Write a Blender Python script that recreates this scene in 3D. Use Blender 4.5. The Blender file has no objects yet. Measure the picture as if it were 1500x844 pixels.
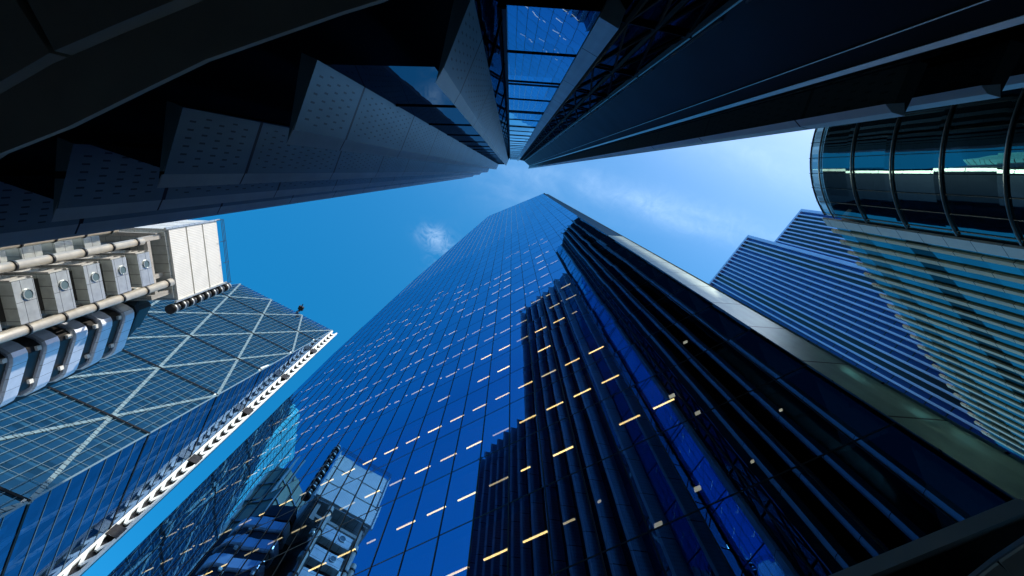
import bpy, math, random
from mathutils import Vector, Matrix, noise

random.seed(7)
R = math.radians
SC = bpy.context.scene
COL = SC.collection
EYE = 1.6                       # the photographer's eye above the pavement

# ------------------------------------------------------------------ camera, sky, sun, exposure
TILT = math.atan((422 - 251) / 720.0)          # the lens looks 13.4 degrees off straight up
cam = bpy.data.cameras.new("camera")
cam.sensor_width = 36.0
cam.lens = 36.0 * 720.0 / 1500.0
cam.shift_x = 2 / 1500.0
cam.clip_start, cam.clip_end = 0.05, 5000
co = bpy.data.objects.new("camera", cam)
COL.objects.link(co)
ca, sa = math.cos(TILT), math.sin(TILT)
right, up, back = Vector((1, 0, 0)), Vector((0, -ca, sa)), Vector((0, -sa, -ca))
m3 = Matrix((right, up, back)).transposed()
co.matrix_world = Matrix.Translation((0, 0, EYE)) @ m3.to_4x4()
SC.camera = co

SUN_EL, SUN_AZ = 42.0, 128.0                   # azimuth clockwise from +Y
SKY_STRENGTH = 0.15
w = bpy.data.worlds.new("World")
SC.world = w
w.use_nodes = True
nt = w.node_tree
for n in list(nt.nodes):
    nt.nodes.remove(n)


class G:
    """small node-graph writer"""
    def __init__(s, tree):
        s.t = tree

    def n(s, typ, ins=None, **kw):
        nd = s.t.nodes.new(typ)
        for k, v in kw.items():
            setattr(nd, k, v)
        for k, v in (ins or {}).items():
            sock = nd.inputs[k]
            if isinstance(v, bpy.types.NodeSocket):
                s.t.links.new(v, sock)
            else:
                sock.default_value = v
        return nd

    def m(s, op, a, b=0.0, c=0.0, clamp=False):
        nd = s.t.nodes.new('ShaderNodeMath')
        nd.operation = op
        nd.use_clamp = clamp
        for i, v in enumerate((a, b, c)):
            if isinstance(v, bpy.types.NodeSocket):
                s.t.links.new(v, nd.inputs[i])
            else:
                nd.inputs[i].default_value = v
        return nd.outputs[0]

    def mix(s, f, a, b, mode='MIX'):
        nd = s.t.nodes.new('ShaderNodeMix')
        nd.data_type = 'RGBA'
        nd.blend_type = mode
        nd.clamp_factor = True
        for k, v in ((0, f), (6, a), (7, b)):
            if isinstance(v, bpy.types.NodeSocket):
                s.t.links.new(v, nd.inputs[k])
            else:
                nd.inputs[k].default_value = v if k == 0 else (v if len(v) == 4 else (*v, 1))
        return nd.outputs[2]


g = G(nt)
sky = g.n('ShaderNodeTexSky', sky_type='NISHITA', sun_disc=False, sun_elevation=R(SUN_EL),
          sun_rotation=R(SUN_AZ), altitude=0.0, air_density=1.0, dust_density=1.3, ozone_density=3.0)
hs = g.n('ShaderNodeHueSaturation', {'Color': sky.outputs[0], 'Saturation': 1.42, 'Value': 0.9, 'Hue': 0.486})
tc = g.n('ShaderNodeTexCoord')
sx = g.n('ShaderNodeSeparateXYZ', {0: tc.outputs['Generated']})
zz = g.m('MAXIMUM', sx.outputs[2], 0.05)
cu, cv = g.m('DIVIDE', sx.outputs[0], zz), g.m('DIVIDE', sx.outputs[1], zz)
# thin cirrus: streaks that run along one wind direction, high above the street
CD = (0.962, 0.273)
al = g.m('ADD', g.m('MULTIPLY', cu, CD[0]), g.m('MULTIPLY', cv, CD[1]))
ac = g.m('SUBTRACT', g.m('MULTIPLY', cv, CD[0]), g.m('MULTIPLY', cu, CD[1]))


def blob(a0, wa, c0, wc):
    da = g.m('DIVIDE', g.m('SUBTRACT', al, a0), wa)
    dc = g.m('DIVIDE', g.m('SUBTRACT', ac, c0), wc)
    r2 = g.m('ADD', g.m('MULTIPLY', da, da), g.m('MULTIPLY', dc, dc))
    return g.m('POWER', 2.718, g.m('MULTIPLY', r2, -1.0))


cvec = g.n('ShaderNodeCombineXYZ', {0: g.m('MULTIPLY', al, 5.0), 1: g.m('MULTIPLY', ac, 16.0), 2: 0.3})
cn = g.n('ShaderNodeTexNoise', {'Vector': cvec.outputs[0], 'Scale': 1.0, 'Detail': 5.0, 'Roughness': 0.5, 'Distortion': 0.5})
cvec2 = g.n('ShaderNodeCombineXYZ', {0: cu, 1: cv, 2: 1.7})
cn2 = g.n('ShaderNodeTexNoise', {'Vector': cvec2.outputs[0], 'Scale': 26.0, 'Detail': 6.0, 'Roughness': 0.65, 'Distortion': 1.2})
band = g.m('ADD', blob(0.30, 0.30, -0.012, 0.035), g.m('MULTIPLY', blob(0.48, 0.30, -0.155, 0.04), 0.55))
band = g.m('ADD', band, g.m('MULTIPLY', blob(0.02, 0.12, 0.02, 0.06), 0.5))
streak = g.m('MULTIPLY', band, g.m('MULTIPLY_ADD', cn.outputs[0], 2.2, -0.55, clamp=True))
fibre = g.m('MULTIPLY_ADD', cn2.outputs[0], 1.1, 0.05, clamp=True)
streak = g.m('MULTIPLY', streak, fibre)
puff = g.m('MULTIPLY', g.m('ADD', blob(-0.115, 0.028, 0.168, 0.018), g.m('MULTIPLY', blob(-0.085, 0.03, 0.20, 0.04), 0.35)),
           g.m('MULTIPLY_ADD', cn2.outputs[0], 3.4, -1.35, clamp=True))
cl = g.m('MULTIPLY', g.m('ADD', g.m('MULTIPLY', streak, 0.24), g.m('MULTIPLY', puff, 0.34)), 0.6, clamp=True)
skyc = g.mix(cl, hs.outputs[0], (7.0, 8.0, 8.8))
bg = g.n('ShaderNodeBackground', {'Color': skyc, 'Strength': SKY_STRENGTH})
wo = g.n('ShaderNodeOutputWorld', {'Surface': bg.outputs[0]})

sl = bpy.data.lights.new("sun", 'SUN')
sl.energy, sl.angle, sl.color = 2.6, R(0.5), (1.0, 0.93, 0.82)
so = bpy.data.objects.new("sun", sl)
COL.objects.link(so)
sdir = Vector((math.sin(R(SUN_AZ)) * math.cos(R(SUN_EL)), math.cos(R(SUN_AZ)) * math.cos(R(SUN_EL)), math.sin(R(SUN_EL))))
so.rotation_euler = sdir.to_track_quat('Z', 'Y').to_euler()
so.location = (0, 0, 400)

SC.view_settings.view_transform = 'Standard'
SC.view_settings.look = 'None'
SC.view_settings.exposure = 1.1
SC.view_settings.gamma = 1.0
SC.view_settings.use_curve_mapping = False
SC.cycles.use_denoising = True
SC.cycles.max_bounces = 10
SC.cycles.transparent_max_bounces = 16
SC.cycles.sample_clamp_indirect = 6.0

# ------------------------------------------------------------------ frame of the street: t runs along it, q across it
TH = R(-28)
TD, QD = Vector((math.cos(TH), math.sin(TH))), Vector((-math.sin(TH), math.cos(TH)))


def S(t, q):
    return (TD.x * t + QD.x * q, TD.y * t + QD.y * q)


def P(xy, h):
    return Vector((xy[0], xy[1], h + EYE))


# ------------------------------------------------------------------ mesh writing
class MB:
    def __init__(s):
        s.v, s.f, s.uv, s.mi, s.smooth = [], [], [], [], []

    def face(s, pts, uv=None, mi=0, smooth=False):
        b = len(s.v)
        s.v += [Vector(p) for p in pts]
        s.f.append(tuple(range(b, b + len(pts))))
        if uv is None:
            p0 = Vector(pts[0])
            e = (Vector(pts[1]) - p0)
            nrm = Vector((0, 0, 0))
            for i in range(1, len(pts) - 1):
                nrm += (Vector(pts[i]) - p0).cross(Vector(pts[i + 1]) - p0)
            if nrm.length > 1e-9 and abs(nrm.normalized().z) < 0.9:
                ax = Vector((0, 0, 1)).cross(nrm).normalized()
                uv = [(Vector(p).dot(ax), Vector(p).z) for p in pts]
            else:
                uv = [(p[0], p[1]) for p in pts]
        s.uv.append(uv)
        s.mi.append(mi)
        s.smooth.append(smooth)

    def wall(s, a, b, h0, h1, mi=0, u0=0.0, h1b=None, h0b=None):
        """vertical sheet from plan point a to b, with uv in metres"""
        L = (Vector(a) - Vector(b)).length
        h1b = h1 if h1b is None else h1b
        h0b = h0 if h0b is None else h0b
        s.face([P(a, h0), P(b, h0b), P(b, h1b), P(a, h1)], [(u0, h0), (u0 + L, h0b), (u0 + L, h1b), (u0, h1)], mi)

    def prism(s, poly, h0, h1, mi=0, tops=None, caps=True):
        area = sum(poly[i][0] * poly[(i + 1) % len(poly)][1] - poly[(i + 1) % len(poly)][0] * poly[i][1] for i in range(len(poly)))
        if area < 0:
            poly = poly[::-1]
            tops = tops[::-1] if tops else None
        n = len(poly)
        tp = tops or [h1] * n
        u = 0.0
        for i in range(n):
            j = (i + 1) % n
            s.wall(poly[i], poly[j], h0, tp[i], mi, u, tp[j])
            u += (Vector(poly[i]) - Vector(poly[j])).length
        if caps:
            s.face([P(p, h0) for p in poly[::-1]], mi=mi)
            s.face([P(p, tp[i]) for i, p in enumerate(poly)], mi=mi)

    def obox(s, c, ax, ay, az, mi=0):
        """box about c with half-axis vectors"""
        c, ax, ay, az = Vector(c), Vector(ax), Vector(ay), Vector(az)
        q = [c + i * ax + j * ay + k * az for k in (-1, 1) for j in (-1, 1) for i in (-1, 1)]
        if ax.cross(ay).dot(az) < 0:
            q = [q[i] for i in (1, 0, 3, 2, 5, 4, 7, 6)]
        for f in ((0, 2, 3, 1), (4, 5, 7, 6), (0, 1, 5, 4), (1, 3, 7, 5), (3, 2, 6, 7), (2, 0, 4, 6)):
            s.face([q[i] for i in f], mi=mi)

    def bar(s, a, b, w, d, side=None, mi=0):
        """bar from a to b: width w along side, depth d the other way"""
        a, b = Vector(a), Vector(b)
        ax = (b - a) / 2
        k = ax.normalized()
        sd = Vector(side) if side is not None else (Vector((0, 0, 1)) if abs(k.z) < 0.9 else Vector((1, 0, 0)))
        sd = (sd - sd.dot(k) * k).normalized()
        s.obox((a + b) / 2, ax, sd * (w / 2), k.cross(sd) * (d / 2), mi)

    def tube(s, a, b, r, seg=12, mi=0, r2=None, caps=True):
        a, b = Vector(a), Vector(b)
        k = (b - a).normalized()
        x = k.orthogonal().normalized()
        y = k.cross(x)
        r2 = r if r2 is None else r2
        ca = [a + r * (x * math.cos(2 * math.pi * i / seg) + y * math.sin(2 * math.pi * i / seg)) for i in range(seg)]
        cb = [b + r2 * (x * math.cos(2 * math.pi * i / seg) + y * math.sin(2 * math.pi * i / seg)) for i in range(seg)]
        for i in range(seg):
            j = (i + 1) % seg
            s.face([ca[i], ca[j], cb[j], cb[i]], mi=mi, smooth=True)
        if caps:
            s.face(ca[::-1], mi=mi)
            s.face(cb, mi=mi)

    def build(s, name, mat, parent=None, weld=False):
        o_ = ORIGIN[parent.name] if parent is not None else Vector((0, 0, 0))
        me = bpy.data.meshes.new(name)
        me.from_pydata([v - o_ for v in s.v], [], s.f)
        for mt in (mat if isinstance(mat, (list, tuple)) else [mat]):
            me.materials.append(mt)
        ul = me.uv_layers.new(name="UVMap")
        k = 0
        for fi, f in enumerate(s.f):
            for c in range(len(f)):
                ul.data[k].uv = s.uv[fi][c]
                k += 1
        me.polygons.foreach_set('material_index', s.mi)
        me.polygons.foreach_set('use_smooth', s.smooth)
        if any(s.smooth):
            import bmesh
            bm = bmesh.new()
            bm.from_mesh(me)
            bmesh.ops.remove_doubles(bm, verts=bm.verts, dist=1e-4)
            bm.to_mesh(me)
            bm.free()
        me.update()
        o = bpy.data.objects.new(name, me)
        COL.objects.link(o)
        if parent is not None:
            o.parent = parent
        ORIGIN[o.name] = o_
        return o


ORIGIN = {}


def thing(name, label, cat, xy=(0, 0), group=None):
    o = bpy.data.objects.new(name, None)
    COL.objects.link(o)
    o.location = (xy[0], xy[1], 0)
    o['label'], o['category'] = label, cat
    if group:
        o['group'] = group
    ORIGIN[o.name] = Vector((xy[0], xy[1], 0))
    return o


def struct(o):
    o['kind'] = 'structure'
    return o


# ------------------------------------------------------------------ materials
def new_mat(name):
    m = bpy.data.materials.new(name)
    m.use_nodes = True
    for n in list(m.node_tree.nodes):
        m.node_tree.nodes.remove(n)
    gg = G(m.node_tree)
    out = gg.n('ShaderNodeOutputMaterial')
    return m, gg, out


def link(gg, a, b):
    gg.t.links.new(a, b)


def rgba(c):
    return (c[0], c[1], c[2], 1.0)


def solid(name, color, rough=0.5, metal=0.0, spec=0.5, var=0.25, scale=1.5, bump=0.0, streak=0.0, joints=None):
    """painted, cast or rolled surface with uneven tone, optional run-off streaks and panel joints (in metres)"""
    m, gg, out = new_mat(name)
    tcn = gg.n('ShaderNodeTexCoord')
    ns = gg.n('ShaderNodeTexNoise', {'Vector': tcn.outputs['Object'], 'Scale': scale, 'Detail': 6.0, 'Roughness': 0.6})
    f = gg.m('MULTIPLY_ADD', ns.outputs[0], 2 * var, 1 - var)
    col = gg.mix(1.0, rgba(color), gg.n('ShaderNodeCombineColor', {0: f, 1: f, 2: f}).outputs[0], 'MULTIPLY')
    if streak:
        mp = gg.n('ShaderNodeMapping', {'Vector': tcn.outputs['UV'], 'Scale': (4.0, 0.12, 1)})
        s2 = gg.n('ShaderNodeTexNoise', {'Vector': mp.outputs[0], 'Scale': 1.0, 'Detail': 4.0})
        col = gg.mix(gg.m('MULTIPLY', gg.m('MULTIPLY_ADD', s2.outputs[0], 3.0, -1.2, clamp=True), streak), col,
                     rgba([c * 0.45 for c in color]))
    if joints:
        uvn = gg.n('ShaderNodeSeparateXYZ', {0: tcn.outputs['UV']})
        line = None
        for ax, pitch, wd in joints:
            fr = gg.m('FRACT', gg.m('DIVIDE', uvn.outputs[ax], pitch))
            l = gg.m('LESS_THAN', fr, wd / pitch)
            line = l if line is None else gg.m('MAXIMUM', line, l)
        col = gg.mix(line, col, (0.006, 0.006, 0.007))
    rg = gg.m('MULTIPLY_ADD', ns.outputs[0], 0.3 * rough, rough * 0.85, clamp=True)
    p = gg.n('ShaderNodeBsdfPrincipled', {'Base Color': col, 'Roughness': rg, 'Metallic': metal, 'Specular IOR Level': spec})
    if bump:
        b = gg.n('ShaderNodeBump', {'Height': ns.outputs[0], 'Strength': 0.6, 'Distance': bump})
        link(gg, b.outputs[0], p.inputs['Normal'])
    link(gg, p.outputs[0], out.inputs[0])
    return m


def glass(name, tint, clear=0.22, clear_tint=(0.6, 0.75, 0.8), wave=0.004, wave_scale=0.3, pane=None, tilt=0.004, rough=0.0, edge=1.0, vary=0.0, graze=None):
    """coated facade glass: mirrors what stands opposite, lets part of the room behind through; panes sit a hair out of true"""
    m, gg, out = new_mat(name)
    tcn = gg.n('ShaderNodeTexCoord')
    ns = gg.n('ShaderNodeTexNoise', {'Vector': tcn.outputs['Object'], 'Scale': wave_scale, 'Detail': 2.0, 'Roughness': 0.45})
    b = gg.n('ShaderNodeBump', {'Height': ns.outputs[0], 'Strength': 1.0, 'Distance': wave})
    nrm = b.outputs[0]
    if pane:
        uvn = gg.n('ShaderNodeSeparateXYZ', {0: tcn.outputs['UV']})
        cx = gg.m('FLOOR', gg.m('DIVIDE', gg.m('SUBTRACT', uvn.outputs[0], pane[2]), pane[0]))
        cy = gg.m('FLOOR', gg.m('DIVIDE', gg.m('SUBTRACT', uvn.outputs[1], pane[3]), pane[1]))
        wn = gg.n('ShaderNodeTexWhiteNoise', {'Vector': gg.n('ShaderNodeCombineXYZ', {0: cx, 1: cy, 2: 0.0}).outputs[0]})
        off = gg.n('ShaderNodeVectorMath', {0: wn.outputs['Color'], 1: (0.5, 0.5, 0.5)}, operation='SUBTRACT')
        off = gg.n('ShaderNodeVectorMath', {0: off.outputs[0], 'Scale': tilt * 2}, operation='SCALE')
        ad = gg.n('ShaderNodeVectorMath', {0: nrm, 1: off.outputs[0]}, operation='ADD')
        nrm = gg.n('ShaderNodeVectorMath', {0: ad.outputs[0]}, operation='NORMALIZE').outputs[0]
    lw = gg.n('ShaderNodeLayerWeight', {'Blend': 0.25})
    gcol = gg.mix(gg.m('MULTIPLY', lw.outputs['Fresnel'], edge), rgba(tint), rgba([min(1, c * 1.25 + 0.08) for c in tint]))
    if graze:                       # coated glass mirrors more, and less blue, at a glancing angle
        lf = gg.n('ShaderNodeLayerWeight', {'Blend': 0.5})
        gcol = gg.mix(gg.m('MULTIPLY_ADD', lf.outputs['Facing'], 1 / 0.30, -0.66 / 0.30, clamp=True), rgba(tint), rgba(graze))
    if pane:
        tone = gg.m('MULTIPLY_ADD', wn.outputs['Value'], 0.24, 0.86)
        gcol = gg.mix(1.0, gcol, gg.n('ShaderNodeCombineColor', {0: tone, 1: tone, 2: tone}).outputs[0], 'MULTIPLY')
    gl = gg.n('ShaderNodeBsdfGlossy', {'Color': gcol,
                                        'Roughness': rough, 'Normal': nrm})
    tr = gg.n('ShaderNodeBsdfTransparent', {'Color': rgba(clear_tint)})
    fac = clear
    if vary and pane:
        fac = gg.m('MULTIPLY_ADD', gg.m('POWER', wn.outputs['Value'], 2.0), vary, clear, clamp=True)
    mx = gg.n('ShaderNodeMixShader', {0: fac, 1: gl.outputs[0], 2: tr.outputs[0]})
    link(gg, mx.outputs[0], out.inputs[0])
    return m


def lamp_mat(name, color, strength):
    m, gg, out = new_mat(name)
    e = gg.n('ShaderNodeEmission', {'Color': rgba(color), 'Strength': strength})
    link(gg, e.outputs[0], out.inputs[0])
    return m


def perforated(name, color, rough=0.4):
    """metal fin panel with rows of small punched slots and a joint at every storey"""
    m, gg, out = new_mat(name)
    tcn = gg.n('ShaderNodeTexCoord')
    uvn = gg.n('ShaderNodeSeparateXYZ', {0: tcn.outputs['UV']})
    ns = gg.n('ShaderNodeTexNoise', {'Vector': tcn.outputs['Object'], 'Scale': 1.2, 'Detail': 6.0})
    mp = gg.n('ShaderNodeMapping', {'Vector': tcn.outputs['UV'], 'Scale': (3.0, 0.15, 1)})
    s2 = gg.n('ShaderNodeTexNoise', {'Vector': mp.outputs[0], 'Scale': 1.0, 'Detail': 4.0})
    f = gg.m('MULTIPLY_ADD', ns.outputs[0], 0.5, gg.m('MULTIPLY_ADD', s2.outputs[0], 0.6, 0.45))
    col = gg.mix(1.0, rgba(color), gg.n('ShaderNodeCombineColor', {0: f, 1: f, 2: f}).outputs[0], 'MULTIPLY')
    row = gg.m('FLOOR', gg.m('DIVIDE', uvn.outputs[1], 0.32))
    ux = gg.m('ADD', uvn.outputs[0], gg.m('MULTIPLY', gg.m('MODULO', row, 2.0), 0.055))
    du = gg.m('LESS_THAN', gg.m('ABSOLUTE', gg.m('SUBTRACT', gg.m('FRACT', gg.m('DIVIDE', ux, 0.11)), 0.5)), 0.12)
    dv = gg.m('LESS_THAN', gg.m('ABSOLUTE', gg.m('SUBTRACT', gg.m('FRACT', gg.m('DIVIDE', uvn.outputs[1], 0.32)), 0.5)), 0.2)
    inu = gg.m('MULTIPLY', gg.m('GREATER_THAN', uvn.outputs[0], 0.1), gg.m('LESS_THAN', uvn.outputs[0], 0.78))
    fl = gg.m('FRACT', gg.m('DIVIDE', uvn.outputs[1], 4.1))
    inv = gg.m('MULTIPLY', gg.m('GREATER_THAN', fl, 0.07), gg.m('LESS_THAN', fl, 0.94))
    dot = gg.m('MULTIPLY', gg.m('MULTIPLY', du, dv), gg.m('MULTIPLY', inu, inv))
    jn = gg.m('LESS_THAN', fl, 0.022)
    col = gg.mix(gg.m('MAXIMUM', gg.m('MULTIPLY', dot, 0.75), jn), col, (0.004, 0.005, 0.006))
    p = gg.n('ShaderNodeBsdfPrincipled', {'Base Color': col, 'Roughness': rough, 'Metallic': 0.35, 'Specular IOR Level': 0.4})
    link(gg, p.outputs[0], out.inputs[0])
    return m


def louvre(name, color, pitch=0.22, depth=0.05):
    """ribbed sheet, ribs run along u"""
    m, gg, out = new_mat(name)
    tcn = gg.n('ShaderNodeTexCoord')
    uvn = gg.n('ShaderNodeSeparateXYZ', {0: tcn.outputs['UV']})
    wv = gg.m('ABSOLUTE', gg.m('SUBTRACT', gg.m('FRACT', gg.m('DIVIDE', uvn.outputs[0], pitch)), 0.5))
    ns = gg.n('ShaderNodeTexNoise', {'Vector': tcn.outputs['Object'], 'Scale': 0.8, 'Detail': 6.0})
    f = gg.m('MULTIPLY_ADD', ns.outputs[0], 0.3, 0.85)
    col = gg.mix(1.0, rgba(color), gg.n('ShaderNodeCombineColor', {0: f, 1: f, 2: f}).outputs[0], 'MULTIPLY')
    col = gg.mix(gg.m('MULTIPLY_ADD', wv, 6.0, -2.3, clamp=True), col, rgba([c * 0.35 for c in color]))
    b = gg.n('ShaderNodeBump', {'Height': wv, 'Strength': 0.7, 'Distance': depth})
    p = gg.n('ShaderNodeBsdfPrincipled', {'Base Color': col, 'Roughness': 0.45, 'Normal': b.outputs[0]})
    link(gg, p.outputs[0], out.inputs[0])
    return m


M = {}
M['asphalt'] = solid('asphalt', (0.05, 0.05, 0.052), 0.85, scale=3, bump=0.01)
M['paving'] = solid('paving', (0.22, 0.21, 0.2), 0.8, scale=2, bump=0.004)
M['ground'] = solid('ground', (0.12, 0.12, 0.12), 0.9, scale=0.2)
M['paint'] = solid('road_paint', (0.7, 0.7, 0.68), 0.7, scale=6)
M['tower_glass'] = glass('blue_tower_glass', (0.11, 0.33, 0.72), 0.18, (0.7, 0.8, 0.9), wave=0.007, wave_scale=0.2,
                         pane=(1.46, 3.93, 0.0, 0.0), tilt=0.004, vary=0.16, graze=(0.26, 0.72, 1.0))
M['side_glass'] = glass('tower_side_glass', (0.025, 0.045, 0.06), 0.02, wave=0.004)
M['mullion'] = solid('dark_mullion', (0.012, 0.013, 0.016), 0.4, scale=1)
M['interior'] = solid('dark_interior', (0.02, 0.02, 0.022), 0.8, scale=0.3)
M['slab'] = solid('floor_slab', (0.035, 0.035, 0.036), 0.8, scale=0.5)
M['edge_metal'] = solid('pale_edge_metal', (0.42, 0.54, 0.48), 0.32, 0.7, scale=0.7, var=0.45, bump=0.02, streak=0.3, joints=[(1, 3.93, 0.09)])
M['band_metal'] = solid('grey_band_metal', (0.42, 0.44, 0.43), 0.35, 0.5, scale=0.6, var=0.3)
M['black'] = solid('black_cladding', (0.006, 0.006, 0.006), 0.5, spec=0.12, scale=0.7, var=0.3)
M['black_panel'] = solid('black_panel', (0.011, 0.010, 0.009), 0.5, 0.0, spec=0.12, scale=0.6, var=0.35, joints=[(1, 8.2, 0.03)])
M['soffit'] = solid('soffit_panel', (0.50, 0.39, 0.29), 0.6, scale=1.6, var=0.3, bump=0.003)
M['pale_soffit'] = solid('pale_soffit', (0.62, 0.53, 0.43), 0.6, scale=1.6, var=0.3, bump=0.003)
M['strip'] = solid('edge_strip_metal', (0.72, 0.80, 0.80), 0.4, 0.1, scale=0.8, var=0.35, streak=0.35, joints=[(1, 4.1, 0.04)])
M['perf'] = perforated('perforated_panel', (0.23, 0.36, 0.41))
M['perf_dark'] = perforated('dark_perforated_panel', (0.045, 0.06, 0.055))  # darker copy; the dim mirror image of this wing is put into its colour
M['bay_glass'] = glass('dark_bay_glass', (0.06, 0.10, 0.14), 0.12, (0.2, 0.25, 0.3), wave=0.006, wave_scale=0.5)
M['wing_glass2'] = glass('truss_image_glass', (0.06, 0.085, 0.11), 0.1, (0.1, 0.1, 0.1), wave=0.004, wave_scale=0.5, edge=0.0)
M['wing_glass'] = glass('wing_glass', (0.012, 0.018, 0.02), 0.1, (0.1, 0.1, 0.1), wave=0.006, wave_scale=0.5, edge=0.0)
M['recess_glass'] = glass('recess_glass', (0.47, 0.66, 0.72), 0.1, (0.2, 0.25, 0.3), wave=0.004, wave_scale=0.5, pane=(1.5, 4.1, 0, 0), tilt=0.003)
M['trim'] = solid('thin_metal_trim', (0.5, 0.51, 0.52), 0.3, 0.8, scale=2)
M['steel'] = solid('stainless_steel', (0.78, 0.83, 0.92), 0.32, 0.35, scale=0.9, var=0.22, bump=0.015, joints=[(0, 1.5, 0.035)])
M['pod_steel'] = solid('module_steel', (0.60, 0.63, 0.60), 0.3, 0.6, scale=1.4, var=0.3, bump=0.01, joints=[(1, 1.15, 0.04), (0, 1.9, 0.03)])
M['pipe'] = solid('tan_pipe', (0.52, 0.47, 0.38), 0.35, 0.55, scale=1.5, var=0.25)
M['conc'] = solid('grey_concrete', (0.34, 0.32, 0.29), 0.8, scale=0.8, var=0.3, streak=0.4)
M['dark_steel'] = solid('dark_steel', (0.035, 0.033, 0.032), 0.4, 0.6, scale=2)
M['louvre'] = louvre('white_louvre', (0.66, 0.65, 0.61))
M['white'] = solid('white_paint', (0.78, 0.79, 0.76), 0.45, scale=0.6, var=0.15, streak=0.2)
M['porthole'] = solid('porthole_glass', (0.10, 0.15, 0.17), 0.12, 0.0, var=0.1)
M['lloyd_glass'] = glass('office_glass', (0.3, 0.42, 0.5), 0.25, wave=0.006)
M['wedge_glass'] = glass('wedge_glass', (0.24, 0.38, 0.42), 0.42, (0.4, 0.66, 0.8), wave=0.01, wave_scale=0.15, pane=(1.5, 3.43, 0, 0), tilt=0.01, vary=0.3)
M['wedge_side'] = glass('wedge_side_glass', (0.14, 0.25, 0.42), 0.3, (0.4, 0.6, 0.8), wave=0.014, wave_scale=0.2, pane=(1.5, 3.43, 0, 0), tilt=0.008)
M['wedge_slab'] = solid('pale_slab_edge', (0.16, 0.22, 0.25), 0.7, scale=0.3)
M['wedge_core'] = solid('wedge_core', (0.012, 0.03, 0.05), 0.7, scale=0.3)
M['brace'] = solid('white_brace', (0.75, 0.80, 0.78), 0.5, scale=0.5, var=0.2)
M['dimmed_brace'] = solid('brace_dimmed_as_glazed', (0.17, 0.245, 0.265), 0.4, scale=1.2, var=0.5, joints=[(1, 1.14, 0.16)])  # white braces dimmed and broken in colour, as if seen through tinted glass
M['wedge_mull'] = solid('pale_mullion', (0.15, 0.225, 0.26), 0.4, 0.3, scale=0.5)
M['cyl_glass'] = glass('curved_glass', (0.19, 0.28, 0.27), 0.2, (0.25, 0.45, 0.5), wave=0.012, wave_scale=0.25, pane=(2.4, 4.2, 0, 0), tilt=0.014, vary=0.45)
M['fin_glass'] = glass('fin_bay_glass', (0.16, 0.36, 0.36), 0.3, (0.25, 0.4, 0.42), wave=0.006, wave_scale=0.5, pane=(1.42, 2.1, 0, 0), tilt=0.06, vary=0.7)
M['fin'] = solid('pale_stone_fin', (0.82, 0.66, 0.44), 0.6, scale=0.8, var=0.2, joints=[(1, 2.1, 0.05)])
M['ring'] = solid('ring_metal', (0.45, 0.45, 0.44), 0.3, 0.9, scale=1)
M['blue_panel'] = solid('blue_panel', (0.012, 0.06, 0.28), 0.3, 0.1, scale=0.1, var=0.45, joints=[(1, 3.8, 0.25)])
M['blue_dark'] = solid('blue_dark_recess', (0.005, 0.007, 0.014), 0.3, scale=0.2)
M['blue_fin'] = solid('blue_fin', (0.46, 0.62, 0.88), 0.3, 0.3, scale=0.3, var=0.25)
M['teal_glass'] = solid('teal_glass', (0.12, 0.50, 0.55), 0.15, 0.0, var=0.7, scale=0.03, joints=[(0, 3.0, 0.25), (1, 4.0, 0.4)])
M['olive'] = solid('olive_glass', (0.2, 0.22, 0.15), 0.3, 0.0, var=0.4, scale=0.08, joints=[(0, 4.0, 0.4), (1, 8.0, 0.6)])
M['lit_white_stone'] = solid('lit_white_stone', (0.74, 0.73, 0.69), 0.5, scale=0.8, var=0.15, joints=[(1, 2.1, 0.04)])  # first fin's whiteness carries light reflected onto it, put into the colour
M['lamp'] = lamp_mat('warm_tube', (1.0, 0.66, 0.24), 3.3)
M['lamp_dim'] = lamp_mat('dim_tube', (1.0, 0.78, 0.42), 1.1)
M['lamp2'] = lamp_mat('pale_downlight', (1.0, 0.9, 0.65), 0.7)


def quad(name, pts, mat):
    b = MB()
    b.face(pts)
    return struct(b.build(name, mat))


# ------------------------------------------------------------------ ground, street
quad('ground', [(-1500, -1500, 0), (1500, -1500, 0), (1500, 1500, 0), (-1500, 1500, 0)], M['ground'])


def sheet(name, t0, t1, q0, q1, z, mat):
    quad(name, [(*S(t0, q0), z), (*S(t1, q0), z), (*S(t1, q1), z), (*S(t0, q1), z)], mat)


sheet('road', -40, 60, 3.4, 7.2, 0.004, M['asphalt'])
sheet('road_marking', -40, 60, 3.55, 3.65, 0.008, M['paint'])
for q0, q1 in ((-3, 3.4), (7.2, 11)):
    b = MB()
    b.prism([S(-40, q0), S(60, q0), S(60, q1), S(-40, q1)], -EYE + 0.002, -EYE + 0.12)
    struct(b.build('pavement', M['paving']))

# ------------------------------------------------------------------ the tall blue tower across the street
LEAN = 0.005
D = 10.2


def F(t, h, dq=0.0):
    """a point of the tower's street face"""
    return P(S(t, D + LEAN * h + dq), h)


tower = thing('glass_tower', 'very tall deep blue mirror glass tower with sloping roof and rows of lit strips', 'office tower', S(-14, D + 12))
LEFT = [(8.45, -35.6), (30, -35.3), (66, -34.4), (107, -30.4), (197, -16.0)]   # the left edge leans in towards the top
TR, HR = 6.42, 159.0
STRIP = 5.85
B0 = 8.45


def left_at(h):
    for (h0, a0), (h1, a1) in zip(LEFT, LEFT[1:]):
        if h <= h1:
            return a0 + (a1 - a0) * (h - h0) / (h1 - h0)
    return LEFT[-1][1]


def roof_at(t):
    return HR + (LEFT[-1][0] - HR) * (TR - t) / (TR - LEFT[-1][1])


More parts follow.
